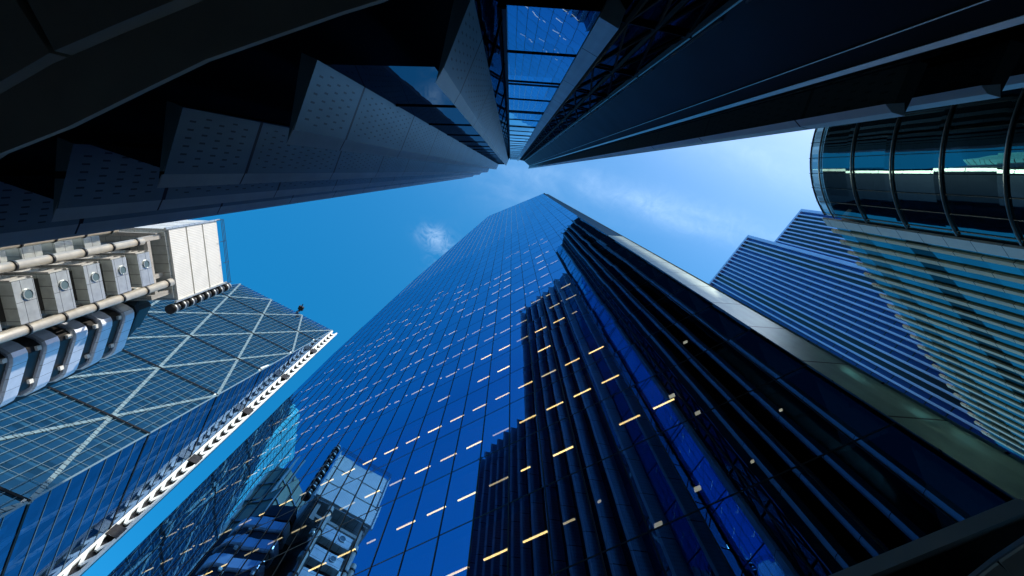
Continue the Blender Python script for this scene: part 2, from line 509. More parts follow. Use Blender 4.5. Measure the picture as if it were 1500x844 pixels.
def low_h(t):
    """lowest height at which the face exists for this t (the leaning left edge), top given by the left edge"""
    if t >= LEFT[-1][1]:
        return roof_at(t)
    for (h0, a0), (h1, a1) in zip(LEFT, LEFT[1:]):
        if a0 <= t <= a1:
            return h0 + (h1 - h0) * (t - a0) / (a1 - a0)
    return LEFT[0][0]


MU0, MUP = -7.0, 1.46
J0, JP = 11.55, 3.93
b = MB()
pts = [(t, h) for h, t in LEFT] + [(STRIP, roof_at(STRIP)), (STRIP, B0)]
b.face([F(t, h) for t, h in pts[::-1]], [(t - MU0, h - J0) for t, h in pts[::-1]])
face = b.build('glass_front', M['tower_glass'], tower)
b = MB()
k0 = int((-36 - MU0) / MUP) - 1
tn = Vector((*TD, 0))
for k in range(k0, 9):
    t = MU0 + MUP * k
    if t > STRIP - 0.2 or t < -35.5:
        continue
    b.bar(F(t, B0, -0.012), F(t, low_h(t) - 0.05, -0.012), 0.042, 0.03, tn)
for j in range(0, 50):
    h = J0 + JP * j
    tl = left_at(h)
    tr_ = STRIP - 0.02
    if h > roof_at(STRIP):
        tr_ = TR - (h - HR) / (LEFT[-1][0] - HR) * (TR - LEFT[-1][1])
    if tr_ - tl < 0.5:
        continue
    b.bar(F(tl, h, 0.0), F(tr_, h, 0.0), 0.055, 0.012)
b.build('mullion', M['mullion'], tower)
b = MB()
CT, CQ = 1.36, 0.84          # the corner is cut off at an angle
HM = 50.85                     # metal up to here, dark glass put in above to dim the strip's upper end
fl_ = F(STRIP, HM, -0.03)
b.face([F(STRIP, B0, -0.03), fl_, F(STRIP + CT, HM, CQ), F(STRIP + CT, B0, CQ)],
       [(0, B0), (0, HM), (1.5, HM), (1.5, B0)])
bg_ = MB()
bg_.face([fl_, F(STRIP, roof_at(STRIP), -0.03), F(STRIP + CT, HR, CQ), F(STRIP + CT, HM, CQ)],
         [(0, HM), (0, roof_at(STRIP)), (1.5, HR), (1.5, HM)])
bg_.build('corner_dark_top', M['side_glass'], tower)
b.face([F(STRIP + CT, B0, CQ), F(STRIP + CT, HR, CQ), F(STRIP + CT, HR, CQ + 1), F(STRIP + CT, B0, CQ + 1)])
b.face([F(STRIP, B0, -0.03), F(STRIP, B0, 0.1), F(STRIP, roof_at(STRIP), 0.1), F(STRIP, roof_at(STRIP), -0.03)])
b.bar(F(STRIP + CT, B0, CQ), F(STRIP + CT, HR, CQ), 0.07, 0.07, tn)
b.build('edge_panel', M['edge_metal'], tower)
# rooms behind the glass: storey slabs and a dark core wall
b = MB()
for j in range(0, 48):
    h = J0 + JP * j - 0.3
    tl, tr_ = left_at(h) + 0.3, STRIP - 0.15
    if h > roof_at(STRIP) - 1:
        tr_ = TR - (h + 1 - HR) / (LEFT[-1][0] - HR) * (TR - LEFT[-1][1])
    if tr_ - tl < 1:
        continue
    q0 = LEAN * h + D
    b.prism([S(tl, q0 + 0.12), S(tr_, q0 + 0.12), S(tr_, q0 + 5), S(tl, q0 + 5)], h - 0.2, h + 0.25)
b.build('floor_slab', M['slab'], tower)
b = MB()
b.face([F(t, h, 5.05) for t, h in [(left_at(B0) + .3, B0), (STRIP, B0), (STRIP, roof_at(STRIP) - 1), (LEFT[-1][1] + .5, LEFT[-1][0] - 2), (left_at(107) + .3, 107), (left_at(66) + .3, 66)]])
b.build('core_wall', M['interior'], tower)
# body: sides, back and roof
b = MB()
DEP = 26
for (h0, a0), (h1, a1) in zip(LEFT, LEFT[1:]):
    b.face([F(a0, h0, DEP), F(a0, h0), F(a1, h1), F(a1, h1, DEP)])
b.face([F(TR + .45, B0, 1.6), F(TR + .45, B0, DEP), F(TR + .45, HR, DEP), F(TR + .45, HR, 1.6)])
b.face([F(t, h, DEP) for t, h in [(a, h) for h, a in LEFT] + [(TR, HR), (TR, B0)]])
b.face([F(TR, HR, 0.0), F(TR, HR, DEP), F(LEFT[-1][1], LEFT[-1][0], DEP), F(LEFT[-1][1], LEFT[-1][0])])
b.build('rear_glazing', M['side_glass'], tower)
b = MB()
b.face([F(-35.6, B0 - 0.36, 0.05), F(TR, B0 - 0.36, 0.05), F(TR, B0 - 0.36, DEP), F(-35.6, B0 - 0.36, DEP)])
b.face([F(-33, -EYE, 2.2), F(TR - 1, -EYE, 2.2), F(TR - 1, B0 - 0.36, 2.2), F(-33, B0 - 0.36, 2.2)])
b.face([F(TR - 1, -EYE, 2.2), F(TR - 1, -EYE, DEP), F(TR - 1, B0 - 0.36, DEP), F(TR - 1, B0 - 0.36, 2.2)])
b.build('ground_storey', M['black'], tower)
b = MB()
qv = Vector((*QD, 0))
b.obox((F(-35.6, B0 - 0.17) + F(STRIP, B0 - 0.17)) / 2 + qv * 0.03, tn * ((STRIP + 35.6) / 2), qv * 0.09, (0, 0, 0.16))
b.bar(F(STRIP + 0.01, B0 - 0.17, 0.03), F(STRIP + CT, B0 - 0.17, CQ), 0.32, 0.16)
b.build('base_band', M['band_metal'], tower)
# entrance canopy on the right: a slab with a thin bright rim and square underside panels
b = MB()
edge = [(3.3, 7.1), (4.35, 6.12), (5.48, 4.94), (5.83, 4.53), (6.23, 4.15), (7.1, 3.5), (8.4, 2.8)]
HC = 5.0
for (a, c) in zip(edge, edge[1:]):
    dirv = Vector((c[0] - a[0], c[1] - a[1], 0)).normalized()
    nv = Vector((-dirv.y, dirv.x, 0)) * -1
    if nv.dot(Vector((-1, -1, 0))) > 0:
        nv = -nv
    for r_ in range(3):
        o0, o1 = 0.10 + r_ * 1.15, 0.10 + r_ * 1.15 + 1.1
        pa, pb = Vector(a) + nv.xy * 0 + dirv.xy * 0.02, Vector(c) - dirv.xy * 0.02
        b.prism([tuple(pa + nv.xy * o0), tuple(pb + nv.xy * o0), tuple(pb + nv.xy * o1), tuple(pa + nv.xy * o1)], HC + 0.01 * r_, HC + 0.05)
can = b.build('entrance_canopy', M['pale_soffit'], tower)
b = MB()
for (a, c) in zip(edge, edge[1:]):
    b.bar(P(a, HC + 0.0), P(c, HC + 0.0), 0.05, 0.03)
b.build('canopy_rim', M['trim'], can)
# ceiling lamps just behind the glass
lamps, rest = [], MB()
rnd = random.Random(3)
for j in range(-1, 17):
    h = J0 + JP * j - 1.82
    if h < 9.3:
        continue
    rowp = 0.95 if j < 9 else (0.62 if j < 14 else 0.35)
    for k in range(k0, 9):
        t0 = MU0 + MUP * k
        if t0 < left_at(h) + 0.6 or t0 > STRIP - 1.5:
            continue
        # the tenants on the right have their lights out
        tmax = 0.15 if j > 2 else (-2.7 if j < 2 else 1.6)
        if t0 > tmax - 0.3:
            continue
        if rnd.random() > rowp or (j % 9 == 5 and rnd.random() < 0.6):
            continue
        short = rnd.random() < 0.12
        a, c = t0 + 0.38, t0 + (0.8 if short else 1.27)
        lamps.append((h * h + t0 * t0, a, c, h))
lamps.sort()
for i, (d_, a, c, h) in enumerate(lamps):
    bb = MB() if i < 100 else rest
    r_ = 0.022 if h < 45 else 0.02
    bb.bar(F(a, h, 0.30), F(c, h, 0.30), r_ * 2, 0.05)
    if i % 3 != 1 and i >= 100:
        bb.bar(F(a - 0.42, h, 0.2), F(a - 0.30, h, 0.2), 0.05, 0.05)
    if i < 100:
        bb.build('ceiling_lamp', M['lamp'] if (i * 7) % 5 else M['lamp_dim'], tower)
o = rest.build('ceiling_lamp', M['lamp_dim'], tower)
o['kind'] = 'stuff'
for t, h, r_ in ((3.0, 19.0, 0.09), (1.6, 18.2, 0.12), (2.0, 16.4, 0.1), (3.3, 15.7, 0.07), (0.6, 12.9, 0.1), (-0.9, 12.2, 0.12),
                 (0.2, 11.6, 0.08), (2.4, 13.0, 0.05), (4.2, 14.6, 0.05), (3.6, 22.0, 0.1), (-2.4, 14.2, 0.05)):
    bb = MB()
    bb.obox(F(t, h, 0.5), tn * r_, Vector((*QD, 0)) * 0.03, (0.02, 0, r_ * 0.8))
    bb.build('room_light', M['lamp2'], tower)

# ------------------------------------------------------------------ the dark building overhead with saw-tooth bays
black = thing('dark_stepped_building', 'near black building right overhead with saw-tooth metal bays curving round the street', 'office building', S(0, -12))
H0 = 6.3
HW = 132.0


def E_(t, e):
    return S(t, -e)


def bay(o, inn, nxt, top, nose=(-0.17, -0.10), thick=0.2, h0=H0, perf=True):
    """one tooth: o outer tip, inn inner end of the metal panel, nxt where the glazing meets the next tooth"""
    O, I, N = Vector(o), Vector(inn), Vector(nxt)
    d = (I - O).normalized()
    s = Vector((-d.y, d.x))
    if s.dot(Vector(nose)) < 0:
        s = -s
    T = O + Vector(nose)
    mb = MB()
    poly = [O, I, I + s * thick, T + d * 0.06]
    a = E_(*O); c = E_(*I)
    mb.wall(a, c, h0, top)
    e = E_(*(I + s * thick)); f = E_(*T)
    mb.wall(c, e, h0, top); mb.wall(e, f, h0, top)
    mb.face([P(a, h0), P(f, h0), P(e, h0), P(c, h0)])
    mb.face([P(a, top), P(c, top), P(e, top), P(f, top)])
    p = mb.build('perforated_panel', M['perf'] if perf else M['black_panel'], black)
    mb = MB()
    mb.wall(f, a, h0 - 0.02, top + 0.05)
    g1 = E_(*(T + d * 0.05 - s * 0.0)); g2 = E_(*(O + d * 0.05))
    mb.face([P(f, h0 - 0.02), P(E_(*(T + d * 0.12)), h0 - 0.02), P(E_(*(O + d * 0.12)), h0 - 0.02), P(a, h0 - 0.02)])
    mb.build('edge_strip', M['strip'], p)
    mb = MB()
    mb.wall(c, E_(*N), h0 + 0.25, top - 0.3)
    nf = int((top - h0) / 4.1)
    for k in range(1, nf):
        h = h0 + 4.1 * k
        mb.bar(P(c, h), P(E_(*N), h), 0.05, 0.05, mi=1)
    mb.build('window', [M['bay_glass'], M['black']], black)


# left wing
left = []
prev = None
tips = [(-0.14, 1.43), (-2.11, 1.68), (-3.84, 2.0), (-5.29, 2.29), (-6.75, 2.62), (-8.2, 3.1), (-9.7, 3.65), (-11.3, 4.25)]
for i, tp in enumerate(tips):
    inn = (tp[0] + 0.69, tp[1] + 0.53)
    nxt = (1.2, 2.62) if i == 0 else (tips[i - 1][0] - 0.1, tips[i - 1][1] + 0.12)
    bay(tp, inn, nxt, 97 - 0.35 * (i % 2))
tips3 = [(-12.6 - 1.05 * i, 4.75 + 0.40 * i) for i in range(7)]
for i, tp in enumerate(tips3):
    pv = tips[-1] if i == 0 else tips3[i - 1]
    bay(tp, (tp[0] + 0.5, tp[1] + 0.38), (pv[0] - 0.1, pv[1] + 0.1), 53 - 0.3 * (i % 2))
# recess between the wings: a tall glazed slot
b = MB()
gL, gR = (1.22, 2.66), (2.76, 1.71)
b.wall(E_(*gL), E_(*gR), 9.8, HW - 0.5)
for k in range(0, 28):
    for dh in ((0, 0.55) if k % 2 else (0,)):
        h = 13.3 + 4.1 * k + dh
        b.bar(P(E_(gL[0], gL[1] - 0.02), h), P(E_(gR[0], gR[1] - 0.02), h), 0.03 if not dh else 0.02, 0.03, mi=1)
b.bar(P(E_(gL[0] + .03, gL[1] - 0.05), 9.8), P(E_(gL[0] + .03, gL[1] - 0.05), HW - 0.6), 0.08, 0.08, mi=1)
b.build('recess_glazing', [M['recess_glass'], M['black']], black)
# right wing: nose fin, lattice glazing whose bars stand in for a mirrored truss, black panel, then teeth
b = MB()
fp = [(2.75, 1.68), (2.98, 1.33), (3.23, 1.55), (3.2, 2.0)]
b.prism([E_(*p) for p in fp], 10.0, HW)
b.build('nose_fin', M['strip'], black)
tg0, tg1 = (3.22, 1.54), (4.30, 0.64)
b = MB()
b.wall(E_(*tg0), E_(*tg1), H0, HW - 0.5)
tg = b.build('truss_image_window', M['wing_glass2'], black)
b = MB()
V0, V1 = Vector(tg0), Vector(tg1)
nv = Vector((0, -0.05))
k = 0
h = H0
while h < HW - 4:
    for f0, f1 in ((0.08, 0.5), (0.5, 0.08), (0.5, 0.94), (0.94, 0.5)):
        b.bar(P(E_(*(V0.lerp(V1, f0) + nv)), h), P(E_(*(V0.lerp(V1, f1) + nv)), h + 4.1), 0.05, 0.05)
    b.bar(P(E_(*(V0 + nv)), h), P(E_(*(V1 + nv)), h), 0.06, 0.06)
    h += 4.1
for f in (0.08, 0.5, 0.94):
    b.bar(P(E_(*(V0.lerp(V1, f) + nv)), H0), P(E_(*(V0.lerp(V1, f) + nv)), HW - 0.6), 0.10, 0.08, tn)
b.build('lattice_pattern', M['black'], tg)  # black bars built in place of the truss reflected in this glass
pb0, pb1 = (4.32, 0.60), (4.92, -1.03)
b = MB()
b.prism([E_(*pb0), E_(*pb1), E_(5.6, -0.9), E_(5.0, 0.7)], 3.0, HW)
bp = b.build('side_panel', M['black_panel'], black)
b = MB()
V0, V1 = Vector(pb0), Vector(pb1)
for f, wd in ((0.0, 0.05), (0.82, 0.012), (1.0, 0.07)):
    p_ = V0.lerp(V1, f) + Vector((-0.03, 0))
    b.bar(P(E_(*p_), 3.0), P(E_(*p_), HW), wd, 0.03, Vector((*QD, 0)))
for i in range(30):
    hh = 5 + 4.1 * i
    p_ = V0.lerp(V1, 0.05) + Vector((-0.05, 0))
    b.bar(P(E_(*p_), hh), P(E_(*p_), hh + 3.2), 0.03, 0.03)
b.build('trim_rail', M['trim'], bp)
b = MB()
b.wall(E_(*pb1), E_(4.78, -1.13), H0 - 0.4, HW - 0.4)
b.build('window', M['bay_glass'], black)
tipsR = [(4.40, -1.555), (5.48, -1.89), (6.75, -2.25), (8.3, -2.65), (10.1, -3.0), (12.0, -3.3), (14.0, -3.6), (16.2, -3.85)] + [(16.2 + 2.1 * k, -3.85 - 0.05 * k) for k in range(1, 13)]  # appended teeth are unseen, added to mirror as pale lines in the curved glass
for i, tp in enumerate(tipsR):
    inn = (tp[0] + 0.42, tp[1] + 0.46)
    nx = tipsR[i + 1] if i + 1 < len(tipsR) else (tp[0] + 2.2, tp[1] - 0.05)
    # mirrored tooth: tip strip faces back along the street
    O, I = Vector(tp), Vector(inn)
    d = (I - O).normalized()
    s = Vector((d.y, -d.x))
    if s.x < 0:
        s = -s
    mb = MB()
    a, c = E_(*O), E_(*I)
    e, f = E_(*(I + s * 0.2)), E_(*(O + s * 0.17))
    mb.wall(a, c, H0, HW); mb.wall(c, e, H0, HW); mb.wall(e, f, H0, HW)
    mb.face([P(a, H0), P(c, H0), P(e, H0), P(f, H0)])
    mb.face([P(a, HW), P(c, HW), P(e, HW), P(f, HW)])
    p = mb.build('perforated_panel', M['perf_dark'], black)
    mb = MB()
    st = E_(*(O + Vector((-0.04, 0.13))))
    mb.wall(st, a, H0 - 0.02, HW + 0.05)
    mb.wall(a, f, H0 - 0.02, HW + 0.05)
    mb.face([P(st, H0 - 0.02), P(a, H0 - 0.02), P(f, H0 - 0.02), P(E_(*(O + s * 0.1 + d * 0.14)), H0 - 0.02)])
    mb.build('edge_strip', M['strip'], p)
    mb = MB()
    nn = (nx[0] + 0.3, nx[1] + 0.4)
    mb.wall(E_(*(I + s * 0.2)), E_(*nn), H0 + 0.1, HW - 0.3)
    mb.build('window', M['wing_glass'], black)
# massing behind the teeth
b = MB()
b.prism([E_(0.75, 2.8), E_(-11.3, 5.0), E_(-11.3, 9.5), E_(0.75, 9.5)], H0, 96.6)
b.prism([E_(-11.32, 5.1), E_(-19.6, 8.1), E_(-19.6, 10.5), E_(-11.32, 10.5)], H0, 52.6)
b.prism([E_(0.77, 2.9), E_(0.77, 9.5), E_(46, 9.5), E_(46, -3.8), E_(18, -3.6), E_(5.8, -0.9), E_(5.4, 0.75), E_(3.3, 2.05), E_(1.2, 3.0)], H0, HW - 0.4)  # out-of-view right end stretched to block sun; depth cut to let sun past
b.build('massing', M['black'], black)
b = MB()
b.prism([E_(-19, 8.6), E_(-11, 5.6), E_(0, 3.0), E_(4.6, 1.0), E_(5.7, -0.4), E_(16, -2.4), E_(46, -3.0), E_(46, 9.4), E_(-19, 9.4)], -EYE, H0 - 0.01)
b.build('ground_storey', M['black'], black)
# lower canopy with a curved border, on the left
fr = [(-7.6, 2.2), (-6.3, 1.1), (-5.3, 0.35), (-4.41, -0.15), (-3.78, -0.37), (-3.15, -0.64), (-2.53, -0.90), (-1.95, -1.08), (-1.37, -1.26), (-1.04, -1.35), (-0.4, -1.6), (0.6, -2.05)]
inr = [(-7.6, 1.6), (-6.3, 0.5), (-5.3, -0.15), (-4.40, -0.58), (-3.80, -0.87), (-3.20, -1.09), (-2.60, -1.30), (-2.05, -1.50), (-1.5, -1.7), (-1.2, -1.85), (-0.6, -2.1), (0.4, -2.55)]
HCN = 4.4
b = MB()
n_ = len(fr)
for i in range(n_ - 1):
    b.prism([fr[i], fr[i + 1], inr[i + 1], inr[i]], HCN, HCN + 0.07)
cn_ = b.build('canopy_border', M['soffit'], black)
b = MB()
for i in range(n_ - 1):
    a, c = Vector(inr[i]), Vector(inr[i + 1])
    d = (c - a).normalized()
    nv = Vector((d.y, -d.x))
    if nv.y > 0:
        nv = -nv
    g0 = 0.10
    gap = 0.035 if i % 3 == 1 else 0.0
    b.prism([tuple(a + nv * g0 + d * gap), tuple(c + nv * g0), tuple(c + nv * 1.6), tuple(a + nv * 1.6 + d * gap)], HCN + 0.04, HCN + 0.4)
b.build('canopy_panel', M['soffit'], cn_)
b = MB()
for i in range(n_ - 1):
    a, c = Vector(inr[i]), Vector(inr[i + 1])
    d = (c - a).normalized()
    nv = Vector((d.y, -d.x))
    if nv.y > 0:
        nv = -nv
    b.prism([tuple(a - nv * 0.1), tuple(c - nv * 0.1), tuple(c + nv * 3), tuple(a + nv * 3)], HCN + 0.41, HCN + 0.6)
b.build('canopy_deck', M['black'], cn_)

# ------------------------------------------------------------------ steel building with stacked service modules (left)
ll = thing('steel_service_building', 'steel building with stacked shiny modules, tan pipes and a white ribbed box on top', 'office building', (-58, 14))
# structural body
b = MB()
b.prism([(-76, 8.5), (-47.2, 8.5), (-47.2, 13.2), (-51.5, 15.5), (-54, 24.5), (-76, 24.5)], -EYE, 60.5)
b.build('body', M['dark_steel'], ll)
# plant box, three ribbed bands per face
b = MB()
bx = [(-43.4, 7.1), (-43.6, 16.4), (-60, 16.9), (-60, 6.6)]
gp = 0.28
for k in range(3):
    h0_, h1_ = 62.4 + 3.55 * k, 62.4 + 3.55 * (k + 1) - gp
    b.prism(bx, h0_, h1_)
pbx = b.build('plant_box', M['louvre'], ll)
b = MB()
b.prism([(-43.7, 7.4), (-43.9, 16.1), (-59.8, 16.6), (-59.8, 6.9)], 62.0, 73.3)
b.bar(P((-43.3, 7.0), 61.6), P((-43.3, 7.0), 73.4), 0.22, 0.22)
b.bar(P((-43.5, 16.5), 61.6), P((-43.5, 16.5), 73.4), 0.22, 0.22)
b.build('frame', M['pod_steel'], pbx)
b = MB()
for k in range(3):
    b.bar(P((-43.0, 7.0), 73.3 + 0.35 * k), P((-43.2, 16.6), 73.3 + 0.35 * k), 0.05, 0.05)
for y in (7.0, 10.2, 13.4, 16.6):
    b.bar(P((-43.1, y), 72.6), P((-43.1, y), 74.1), 0.06, 0.06)
b.build('handrail', M['dark_steel'], pbx)
# columns and beams under the plant box
b = MB()
for x, y in ((-44.4, 8.0), (-44.5, 15.2), (-44.9, 12.9)):
    b.bar(P((x, y), 58.6), P((x, y), 62.4), 0.55, 0.55)
b.bar(P((-44.4, 7.8), 61.7), P((-55, 7.4), 61.7), 0.7, 0.5)
b.bar(P((-44.4, 7.8), 59.6), P((-44.5, 15.4), 59.6), 0.5, 0.5)
b.build('support_frame', M['conc'], ll)
FL = 3.6
for i in range(9):
    hb = 55.1 - FL * i
    b = MB()
    x0, x1, y0, y1 = -42.4, -46.6, 9.15, 13.0
    hh = 1.95
    b.prism([(x0, y0), (x0, y1), (x1, y1), (x1, y0)], hb, hb + hh)
    md = b.build('service_module', M['pod_steel'], ll)
    b = MB()
    # round window in its ring
    c = Vector((x0 + 0.02, y0 + 1.35, hb + EYE + 1.15))
    b.tube(c, c + Vector((0.05, 0, 0)), 0.42, 24)
    pw = b.build('porthole', M['porthole'], md)
    b = MB()
    for a_ in range(24):
        p0 = 2 * math.pi * a_ / 24
        p1 = 2 * math.pi * (a_ + 1) / 24
        b.bar(c + Vector((0.05, 0.45 * math.cos(p0), 0.45 * math.sin(p0))), c + Vector((0.05, 0.45 * math.cos(p1), 0.45 * math.sin(p1))), 0.10, 0.08, (1, 0, 0))
    b.build('ring', M['pod_steel'], pw)
    b = MB()
    for k in range(5):
        xx = x0 - 0.5 - k * 0.75
        b.bar(Vector((xx, y0 - 0.05, hb + EYE + 0.05)), Vector((xx, y0 - 0.05, hb + EYE + hh)), 0.16, 0.10, (1, 0, 0))
    b.bar(Vector((x0 - 0.1, y0 - 0.07, hb + EYE + hh)), Vector((x1, y0 - 0.07, hb + EYE + hh)), 0.14, 0.12)
    b.bar(Vector((x0 - 0.1, y0 - 0.07, hb + EYE + 0.05)), Vector((x1, y0 - 0.07, hb + EYE + 0.05)), 0.14, 0.12)
    b.build('rib', M['conc'], md)
    b = MB()
    b.prism([(-43.6, 9.6), (-43.6, 12.6), (-47.1, 12.6), (-47.1, 9.6)], hb - (FL - hh) + 0.02, hb - 0.01)
    b.build('neck', M['dark_steel'], md)
    # the next column of pods, turned to the north
    b = MB()
    b.prism([(-47.3, 6.9), (-51.2, 6.9), (-51.2, 8.6), (-47.3, 8.6)], hb - 0.9, hb + 1.25)
    b.build('side_pod', M['pod_steel'], ll)
    b = MB()
    for xx in (-51.4, -49.8):
        b.bar(P((xx, 5.1), hb - 0.8), P((xx, 5.1), hb + 1.4), 0.32, 0.32)
    b.bar(P((-51.4, 5.1), hb + 1.3), P((-49.8, 5.1), hb + 1.3), 0.16, 0.16)
    b.bar(P((-51.4, 5.1), hb - 0.7), P((-49.8, 5.1), hb - 0.7), 0.16, 0.16)
    b.bar(P((-51.4, 5.1), hb + 0.3), P((-51.4, 8.0), hb + 0.3), 0.2, 0.2)
    b.bar(P((-49.8, 5.1), hb + 0.3), P((-49.8, 8.0), hb + 0.3), 0.2, 0.2)
    b.build('bracket', M['conc'], ll)


def pipe(x, y, r, top, bot, mat, bend=None):
    b = MB()
    b.tube(P((x, y), bot), P((x, y), top), r, 16)
    if bend:
        b.tube(P((x, y), top - r * 0.3), P((x + bend[0], y + bend[1]), top + 0.4), r * 0.95, 14)
    h = top - 1.0
    p = b.build('service_pipe', mat, ll)
    while h > bot + 14:
        b = MB()
        b.tube(P((x, y), h - 0.12), P((x, y), h + 0.12), r + 0.07, 16)
        b.bar(P((x, y), h), P((x - 1.6, y), h), 0.16, 0.16)
        b.build('clamp', M['dark_steel'], p)
        h -= FL


pipe(-43.3, 8.0, 0.42, 57.4, -EYE, M['pipe'], (-1.6, 0.4))
pipe(-46.4, 6.6, 0.40, 57.8, -EYE, M['pipe'], (-1.5, 0.5))
pipe(-42.6, 13.52, 0.46, 60.2, -EYE, M['pipe'])
pipe(-45.4, 13.5, 0.20, 59.5, -EYE, M['conc'])
pipe(-45.2, 13.95, 0.16, 59.5, -EYE, M['trim'])
for i in range(10):
    h = 57.6 - FL * i
    b = MB()
    b.tube(P((-47.4, 13.6), h), P((-45.0, 14.1), h), 0.26, 10)
    b.tube(P((-45.2, 14.0), h - 0.55), P((-45.2, 14.0), h + 0.55), 0.42, 12)
    b.tube(P((-45.2, 14.0), h + 0.55), P((-45.2, 14.0), h + 1.6), 0.14, 8)
    b.build('pipe_branch', M['pipe'], ll)
# stair tower: rounded steel bands with dark gaps
so_ = [(-54.5, 16.0), (-50.6, 16.2), (-49.4, 16.75), (-48.75, 17.25), (-48.62, 17.75), (-48.75, 18.35), (-50.35, 21.6), (-50.75, 22.4), (-51.3, 23.0), (-52.2, 23.5), (-56, 24.0)]
gi = [(-55, 16.5), (-50.7, 16.65), (-49.6, 17.1), (-49.1, 17.55), (-49.1, 18.1), (-50.75, 21.4), (-51.3, 22.4), (-52.4, 23.0), (-56, 23.5)]
for i in range(10):
    h0_ = 58.9 - FL * i + 0.55
    b = MB()
    n_ = len(so_)
    prof = [(0.22, -0.10), (0.0, 0.10), (0.0, 1.62), (0.2, 1.80)]
    cen = Vector((-54.5, 19.8))
    ring_ = []
    for ins, dz in prof:
        ring_.append([tuple(Vector(p) + (cen - Vector(p)).normalized() * ins) for p in so_])
    u = 0
    for j in range(n_ - 1):
        L = (Vector(so_[j]) - Vector(so_[j + 1])).length
        for k in range(3):
            a, c = ring_[k], ring_[k + 1]
            b.face([P(a[j + 1], h0_ + prof[k][1]), P(a[j], h0_ + prof[k][1]), P(c[j], h0_ + prof[k + 1][1]), P(c[j + 1], h0_ + prof[k + 1][1])],
                   [(u + L, prof[k][1]), (u, prof[k][1]), (u, prof[k + 1][1]), (u + L, prof[k + 1][1])])
        u += L
    b.face([P(p, h0_ - 0.12) for p in ring_[0]])
    b.face([P(p, h0_ + 1.80) for p in ring_[3]][::-1])
    sp = b.build('stair_pod', M['steel'], ll)
    b = MB()
    b.prism(gi, h0_ - 1.78, h0_ - 0.08)
    gp_ = b.build('stair_window', M['dark_steel'], sp)
    for x, y in ((-48.95, 17.8), (-50.6, 21.5)):
        b = MB()
        b.obox(P((x, y), h0_ - 0.55), (0.16, 0, 0), (0, 0.22, 0), (0, 0, 0.22))
        b.build('vent_light', M['white'], gp_)
# ribbed top of the stair tower and the ducts beside the plant box
b = MB()
for k in range(9):
    h = 61.7 + 0.42 * k
    b.prism([(-50.4 - .18 * k, 16.4), (-49.0 - .22 * k, 17.1), (-48.8 - .25 * k, 18.1), (-50.6 - .2 * k, 21.4), (-55, 22), (-55, 16.4)], h, h + 0.22)
b.prism([(-50.9, 16.9), (-49.6, 17.4), (-49.4, 18), (-51.5, 21), (-55, 21.5), (-55, 16.9)], 61.5, 65.2)
b.build('stair_tower_cap', M['dark_steel'], ll)
for k in range(8):
    b = MB()
    h = 61.3 + 1.72 * k
    b.tube(P((-44.2, 17.45), h), P((-44.2, 17.45), h + 1.25), 0.62, 16)
    dct = b.build('duct_drum', M['dark_steel'], ll)
    b = MB()
    b.tube(P((-44.2, 17.45), h + 0.45), P((-44.2, 17.45), h + 0.75), 0.66, 16)
    b.tube(P((-44.2, 17.45), h + 1.25), P((-44.2, 17.45), h + 1.72), 0.45, 12)
    b.build('collar', M['band_metal'], dct)

# ------------------------------------------------------------------ wedge-shaped braced glass tower behind it
wg = thing('wedge_glass_tower', 'wedge-shaped blue green glass tower with white diagonal bracing and a sloping front', 'office tower', (-90, 55))
FD = Vector((-math.cos(R(29)), -math.sin(R(29))))
SLD = Vector((0.48, -0.877))
WK = 4.57 / 24
WH, WW = 200.0, 42.0
C0 = Vector((-76.07, 66.07))


def W(s, h, off=0.0):
    p = C0 + FD * s + SLD * (WK * (WH - h) + off)
    return P(p, h)


def Wb(s, h, off=0.0):
    return P(C0 + FD * s + SLD * off, h)


b = MB()
b.face([W(WW, -EYE), W(0, -EYE), W(0, WH), W(WW, WH)], [(WW, 0), (0, 0), (0, WH), (WW, WH)])
b.build('sloping_front', M['wedge_glass'], wg)
b = MB()
b.face([W(0, -EYE), Wb(0, -EYE), Wb(0, WH - 0.05)], [(WK * WH, 0), (0, 0), (0, WH)])
b.face([Wb(WW, -EYE), W(WW, -EYE), Wb(WW, WH - 0.05)])
b.face([Wb(0, -EYE), Wb(WW, -EYE), Wb(WW, WH), Wb(0, WH)])
for h in [WH - 24.0 / 7 * k for k in range(1, 53)]:
    b.bar(P(C0 - FD * 0.04 + SLD * 0.2, h), W(-0.04, h), 0.12, 0.1, mi=1)
b.build('side_glass', [M['wedge_side'], M['wedge_mull']], wg)
b = MB()
fh = 24.0 / 7
i = 1
while WH - i * fh > 20:
    h = WH - i * fh
    dep = WK * (WH - h)
    a = C0 + FD * 0.35 + SLD * max(dep - 0.45, 0.05)
    c = C0 + FD * (WW - 0.3) + SLD * max(dep - 0.45, 0.05)
    d2 = SLD * max(dep - 6.0, 0.0)
    b.prism([tuple(a), tuple(c), tuple(C0 + FD * (WW - 0.3) + d2), tuple(C0 + FD * 0.35 + d2)], h - 0.28, h + 0.28)
    i += 1
b.build('floor_slab', M['wedge_slab'], wg)
b = MB()
b.face([W(WW - 1, 10, -3.2), W(2.5, 10, -3.2), W(2.5, WH - 18, -3.2), W(WW - 1, WH - 18, -3.2)])
b.face([W(2.5, 10, -3.2), Wb(2.5, 10, 1), Wb(2.5, WH - 18, 1), W(2.5, WH - 18, -3.2)])
b.build('core_wall', M['wedge_core'], wg)
b = MB()
s = 0.0
while s <= WW + 0.01:
    b.bar(W(s, 20, 0.15), W(s, WH, 0.15), 0.06 if s > 0.1 else 0.3, 0.09, Vector((*FD, 0)))
    s += 1.5
for k in range(1, 53):
    b.bar(W(0.1, WH - 24.0 / 7 * k, 0.14), W(WW, WH - 24.0 / 7 * k, 0.14), 0.06, 0.05)
b.build('mullion', M['wedge_mull'], wg)
LV = [200 - 24 * i for i in range(8)]
